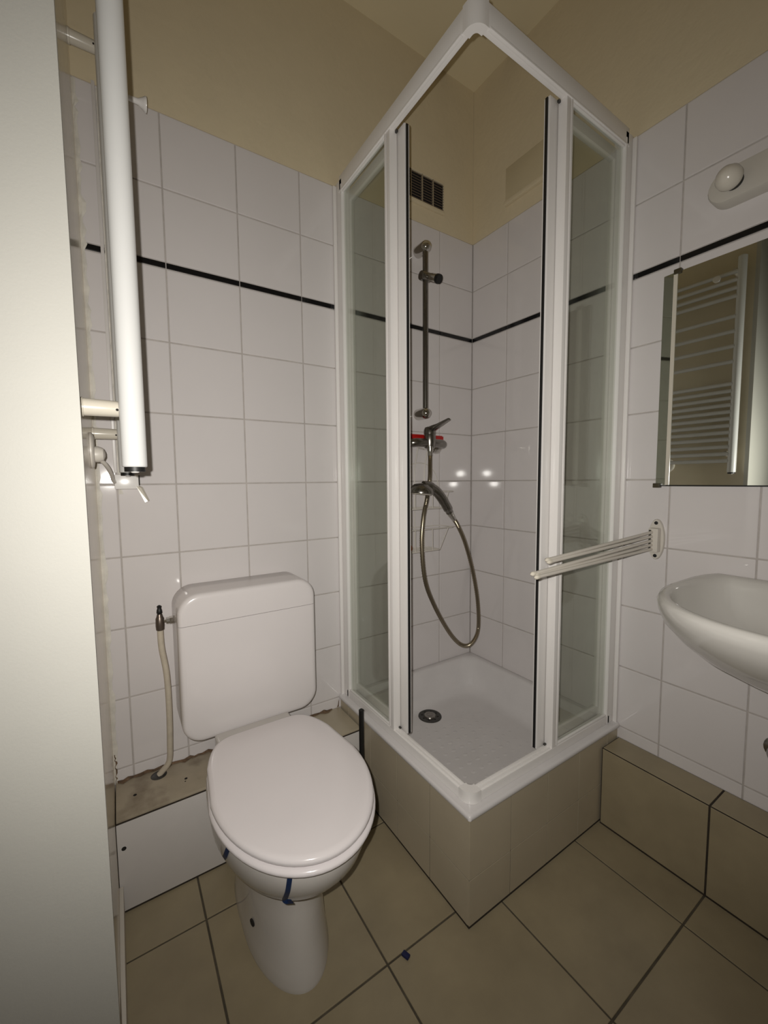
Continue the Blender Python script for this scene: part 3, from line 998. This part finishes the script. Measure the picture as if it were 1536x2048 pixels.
# scrap on the floor
sc_ = box("plastic_scrap", (-0.8340, -0.8225, -0.637, -0.619, 0.0005, 0.0065), M_NAVY, None, bevel=0.0015, origin=(-0.828, -0.628, 0.0005))
sc_.rotation_euler = (0, 0, 0.35)
tag(sc_, "small dark blue plastic scrap lying on a floor joint", "scrap")

# ================================================================== TOWEL RADIATOR
rad = thing("towel_radiator", "white tubular towel radiator on the left wall", "radiator", (-1.307, -0.32, 1.1))
TXR = -1.3055
YN, YFAR = -0.541, -0.100
for y in (YN, YFAR):
    t_ = lathe("tube", [(0, 0.0165), (0.0015, 0.0180), (1.05, 0.0180), (1.056, 0.012)], (TXR, y, 1.1165), (0, 0, 1), M_RAD, rad, seg=28)
    c_ = lathe("end_cap", [(0, 0.0150), (0.008, 0.0150)], (TXR, y, 1.1090), (0, 0, 1), M_BLACKP, t_, seg=20)
    lathe("plug", [(0, 0.004), (0.001, 0.006), (0.008, 0.0075)], (TXR, y, 1.1070), (0, 0, 1), M_LACQ, t_, seg=14)
for z in (2.102, 2.063, 2.024, 1.985, 1.888, 1.816, 1.743, 1.668, 1.559, 1.524, 1.489, 1.455, 1.421, 1.387, 1.352, 1.318, 1.284, 1.246, 1.210, 1.175):
    sweep("bar", [(TXR + 0.006, YFAR - 0.012, z), (TXR + 0.006, YN + 0.012, z)], 0.0100, M_RAD, rad, seg=12)
for z in (1.213, 2.115):
    for y in (YN + 0.034, YFAR + 0.02):
        br = lathe("bracket", [(0, 0.0155), (0.004, 0.0155), (0.005, 0.0140), (0.050, 0.0130), (0.060, 0.0105), (0.064, 0.0100)], (XL + 0.0003, y, z), (1, 0, 0), M_LACQ2, rad, seg=20)
        lathe("set_screw", [(0, 0.0022), (0.0008, 0.002)], (XL + 0.050, y - 0.0128, z - 0.003), (0, -1, 0), M_DARK, br, seg=8)
# flared pegs for a robe
for (y, z, L) in ((YFAR, 2.020, 0.066), (-0.455, 2.078, 0.034)):
    lathe("peg", [(0, 0.006), (L * 0.5, 0.0055), (L * 0.78, 0.007), (L * 0.93, 0.013), (L, 0.0165), (L + 0.003, 0.0165), (L + 0.004, 0.012)], (TXR + 0.014, y, z), (1, 0, 0), M_LACQ, rad, seg=18)

# socket plate and plug on the left wall with the heater's cable
out_ = thing("wall_outlet", "round cream wall outlet with plug and cable under the radiator", "outlet", (XL, -0.222, 1.16))
lathe("plate", [(0, 0.039), (0.003, 0.039), (0.006, 0.036), (0.0075, 0.028)], (XL + 0.0003, -0.222, 1.162), (1, 0, 0), M_SKIRT, out_, seg=28)
lathe("plug", [(0.006, 0.017), (0.014, 0.0175), (0.023, 0.014), (0.027, 0.005)], (XL, -0.222, 1.154), (1, 0, 0), M_SKIRT, out_, seg=20)
sweep("cable", catmull([(XL + 0.018, -0.220, 1.141), (XL + 0.026, -0.200, 1.132), (XL + 0.034, -0.150, 1.116), (XL + 0.038, -0.080, 1.098), (XL + 0.042, -0.018, 1.092)], 8), 0.0045, M_SKIRT, out_, seg=10)

# cable strip and junction box on the back wall
cst = box("cable_strip", (-1.3345, -1.3268, -0.0055, -0.0002, 1.118, ZT + 0.004), M_PANEL, None, bevel=0.001, origin=(-1.3286, 0, 1.118))
tag(cst, "thin vertical cable strip on the tiles behind the radiator", "cable strip")
jb = thing("junction_box", "small white junction box with hanging flap on the back wall", "junction box", (-1.306, 0, 1.07))
box("case", (-1.3345, -1.2790, -0.030, -0.0006, 1.0740, 1.1130), M_LACQ, jb, bevel=0.003)
fp_ = [(-1.2865, -0.030, 1.083), (-1.2745, -0.030, 1.077), (-1.2600, -0.034, 1.040), (-1.2670, -0.034, 1.0365)]
V = [Vector(p) for p in fp_] + [Vector(p) + Vector((0.004, 0.006, 0.002)) for p in fp_]
mesh_from("flap", V, [(0, 1, 2, 3), (7, 6, 5, 4), (0, 4, 5, 1), (1, 5, 6, 2), (2, 6, 7, 3), (3, 7, 4, 0)], M_LACQ2, jb)
box("slot", (-1.2790, -1.2765, -0.026, -0.006, 1.084, 1.111), M_DARK, jb)

# ================================================================== MIRROR
mir = thing("mirror", "frameless mirror with polished edge held by brown clips above the basin", "mirror", (0, -1.1, 1.07))
MY0, MY1, MZ0, MZ1 = -0.753, -1.45, 1.0700, 1.657
BV = 0.026
V = [(-0.0060, MY0, MZ0), (-0.0060, MY1, MZ0), (-0.0060, MY1, MZ1), (-0.0060, MY0, MZ1),
     (-0.0105, MY0 - BV, MZ0 + 0.001), (-0.0105, MY1 + BV, MZ0 + 0.001), (-0.0105, MY1 + BV, MZ1 - 0.001), (-0.0105, MY0 - BV, MZ1 - 0.001)]
g1 = mesh_from("bevel_edge", [V[0], V[3], V[7], V[4], (-0.002, MY0, MZ0), (-0.002, MY0, MZ1)], [(0, 1, 2, 3), (0, 4, 5, 1)], M_MIRROR, mir)
g1["label"] = "bevelled mirror edge"
mesh_from("silver_plate", [V[4], V[7], V[6], V[5], (-0.002, MY0 - BV, MZ0), (-0.002, MY0 - BV, MZ1), (-0.002, MY1, MZ1), (-0.002, MY1, MZ0)],
          [(0, 1, 2, 3), (4, 5, 6, 7), (0, 4, 5, 1), (1, 5, 6, 2), (2, 6, 7, 3), (3, 7, 4, 0)], M_MIRROR, mir)
box("reflected_tile_line", (-0.0120, -0.0100, MY0 - BV - 0.010, MY0 - BV - 0.0005, MZ0 + 0.001, MZ1 - 0.001), M_LACQ2, mir)["label"] = "pale painted reflection of the tiles along the bevel"  # tile reflection beside the bevel, put in as a solid pale strip
box("lower_edge", (-0.0118, -0.001, MY1, MY0 - 0.002, MZ0 - 0.0025, MZ0), M_BLACKP, mir)
for (yy, zz) in ((-0.788, MZ1), (-0.757, MZ0), (-1.40, MZ1), (-1.40, MZ0)):
    box("clip", (-0.0155, -0.0005, yy - 0.010, yy + 0.008, zz - 0.007, zz + 0.006), M_BROWNCLIP, mir, bevel=0.0015)

# ================================================================== WALL LAMP
lamp = thing("wall_lamp", "white oblong wall lamp with round globe above the mirror", "wall lamp", (0, -1.1, 1.76))
ring_b, ring_f = [], []
z0, z1, y0, y1 = 1.768, 1.848, -0.858, -1.35
r = 0.040


def oblong(x, ins):
    pts = []
    rr = r - ins
    for k in range(13):
        a = math.radians(-90 + 180 * k / 12)
        pts.append((x, y0 - r + rr * math.cos(a), (z0 + z1) / 2 + rr * math.sin(a)))
    for k in range(13):
        a = math.radians(90 + 180 * k / 12)
        pts.append((x, y1 + r + rr * math.cos(a), (z0 + z1) / 2 + rr * math.sin(a)))
    return pts


loft("body", [oblong(-0.0005, 0), oblong(-0.034, 0.0), oblong(-0.040, 0.003), oblong(-0.0415, 0.010)], M_LAMPBODY, lamp, ang=50)
lathe("socket", [(0, 0.019), (0.010, 0.019)], (-0.040, -0.914, 1.806), (-1, 0, -0.05), M_BLACKP, lamp, seg=22)  # ring coloured black to paint the gap shadow behind the globe
lathe("globe", [(0.006, 0.016), (0.010, 0.022), (0.020, 0.0265), (0.032, 0.0265), (0.044, 0.021), (0.052, 0.011), (0.0545, 0.002)], (-0.040, -0.912, 1.807), (-1, 0.04, 0.02), M_LAMP, lamp, seg=28, ang=70)

# ================================================================== FOLDING TOWEL ARMS
rack = thing("towel_rack", "white fan of swinging towel rods on an oval wall plate", "towel rack", (0, -0.765, 0.85))
RYC, RZC = -0.7605, 0.9110
rings = []
for (x, s) in ((-0.0005, 1.0), (-0.006, 1.0), (-0.009, 0.93), (-0.0095, 0.80)):
    rings.append([(x, RYC + 0.022 * s * math.cos(2 * math.pi * k / 28), RZC + 0.060 * (s if s == 1 else (s + 0.04)) * math.sin(2 * math.pi * k / 28)) for k in range(28)])
loft("wall_plate", rings, M_RACK, rack, ang=50)
box("hinge_housing", (-0.030, -0.008, RYC - 0.014, RYC + 0.012, RZC - 0.036, RZC + 0.034), M_RACK, rack, bevel=0.003)
box("hinge_slot", (-0.0312, -0.028, RYC + 0.0035, RYC + 0.0095, RZC - 0.032, RZC + 0.029), M_SPOT, rack)
for s in (-1, 1):
    lathe("screw", [(0, 0.0052), (0.0015, 0.0048), (0.0018, 0.002)], (-0.0095, RYC, RZC + s * 0.0485), (-1, 0, 0), M_BLACKP, rack, seg=12)
# rods: five arms, one above the other, swung to slightly different angles
rods = [((-0.490, -0.737, 0.9010), 0.934), ((-0.487, -0.7395, 0.8960), 0.9215), ((-0.563, -0.752, 0.8800), 0.909), ((-0.553, -0.7555, 0.8755), 0.8965), ((-0.568, -0.766, 0.8760), 0.884)]
for (e, zb) in rods:
    st_ = Vector((-0.020, RYC + 0.002, zb))
    en = Vector(e)
    mid = (st_ + en) / 2
    rod = sweep("rod", [st_, st_ + (en - st_) * 0.03, mid, en - (en - st_).normalized() * 0.004, en], [0.0055, 0.0042, 0.0042, 0.0042, 0.0042], M_RACK, rack, seg=10)
    dd = (en - st_).normalized()
    lathe("rod_tip", [(-0.010, 0.0046), (-0.002, 0.0054), (0.003, 0.0050), (0.006, 0.002)], en, dd, M_LACQ2, rod, seg=12)

# ================================================================== BASIN
sink = thing("wash_basin", "white ceramic wash basin hung on the tiled wall", "basin", (0, -1.14, 0.62))
SXC, SYC = -0.215, -1.150


def sring(a, bf, z, cx=SXC, n=64, back=0.0, tilt=0.0, e=2.2, eb=4.5, cy=SYC):
    """a: half width along y; bf: half depth along x; squarer and clipped towards the wall"""
    out = []
    for k in range(n):
        t = 2 * math.pi * k / n
        c, s = math.cos(t), math.sin(t)
        q = eb if c > 0 else e
        x = cx + bf * math.copysign(abs(c) ** (2 / q), c)
        y = cy + a * math.copysign(abs(s) ** (2 / q), s)
        x = min(x, back)
        out.append((x, y, z + tilt * (x + 0.45)))
    return out


loft("bowl", [
    sring(0.060, 0.085, 0.652, cx=-0.10, back=-0.0008, eb=2.5),
    sring(0.110, 0.125, 0.657, cx=-0.12, back=-0.0008, eb=3),
    sring(0.160, 0.160, 0.672, cx=-0.14, back=-0.0008, eb=3.5),
    sring(0.210, 0.195, 0.702, cx=-0.16, back=-0.0008),
    sring(0.243, 0.225, 0.738, cx=-0.178, back=-0.0008),
    sring(0.261, 0.248, 0.772, cx=-0.195, back=-0.0008),
    sring(0.267, 0.262, 0.803, cx=-0.205, back=-0.0008, tilt=0.01),
    sring(0.268, 0.266, 0.822, cx=-0.208, back=-0.0008, tilt=0.01),
    sring(0.264, 0.262, 0.832, cx=-0.208, back=-0.0025, tilt=0.01),
    sring(0.255, 0.254, 0.8345, cx=-0.208, back=-0.010, tilt=0.01),
    sring(0.248, 0.250, 0.8335, cx=-0.206, back=-0.022, tilt=0.01, e=2.2, eb=3.8),
    sring(0.243, 0.240, 0.827, cx=-0.212, back=-0.034, tilt=0.01, e=2.1, eb=3.4),
    sring(0.240, 0.234, 0.812, cx=-0.214, back=-0.040, tilt=0.01, e=2.1, eb=3.2),
    sring(0.228, 0.212, 0.765, cx=-0.220, back=-0.052, e=2.1, eb=3.0),
    sring(0.190, 0.165, 0.722, cx=-0.220, back=-0.07, e=2.1, eb=2.6),
    sring(0.110, 0.100, 0.700, cx=-0.215, back=-0.09, e=2.1, eb=2.2),
    sring(0.020, 0.020, 0.695, cx=-0.215, back=-0.10, e=2.0, eb=2.0)],
    M_CERAMIC, sink, ang=75)
lathe("waste_grate", [(0, 0.022), (0.002, 0.021), (0.0025, 0.010)], (-0.215, SYC, 0.695), (0, 0, 1), M_CHROME, sink, seg=20)
tp = thing("basin_trap", "chrome waste trap below the basin", "pipe", (0, SYC, 0.42))
sweep("pipe", catmull([(-0.10, SYC, 0.650), (-0.10, SYC, 0.50), (-0.10, SYC + 0.01, 0.435), (-0.085, SYC + 0.05, 0.420), (-0.04, SYC + 0.095, 0.421), (-0.006, SYC + 0.098, 0.422)], 6), 0.016, M_DCHROME, tp, seg=14)
lathe("wall_flange", [(0, 0.030), (0.004, 0.029), (0.009, 0.020)], (-0.0006, SYC + 0.098, 0.422), (-1, 0, 0), M_DCHROME, tp, seg=22)
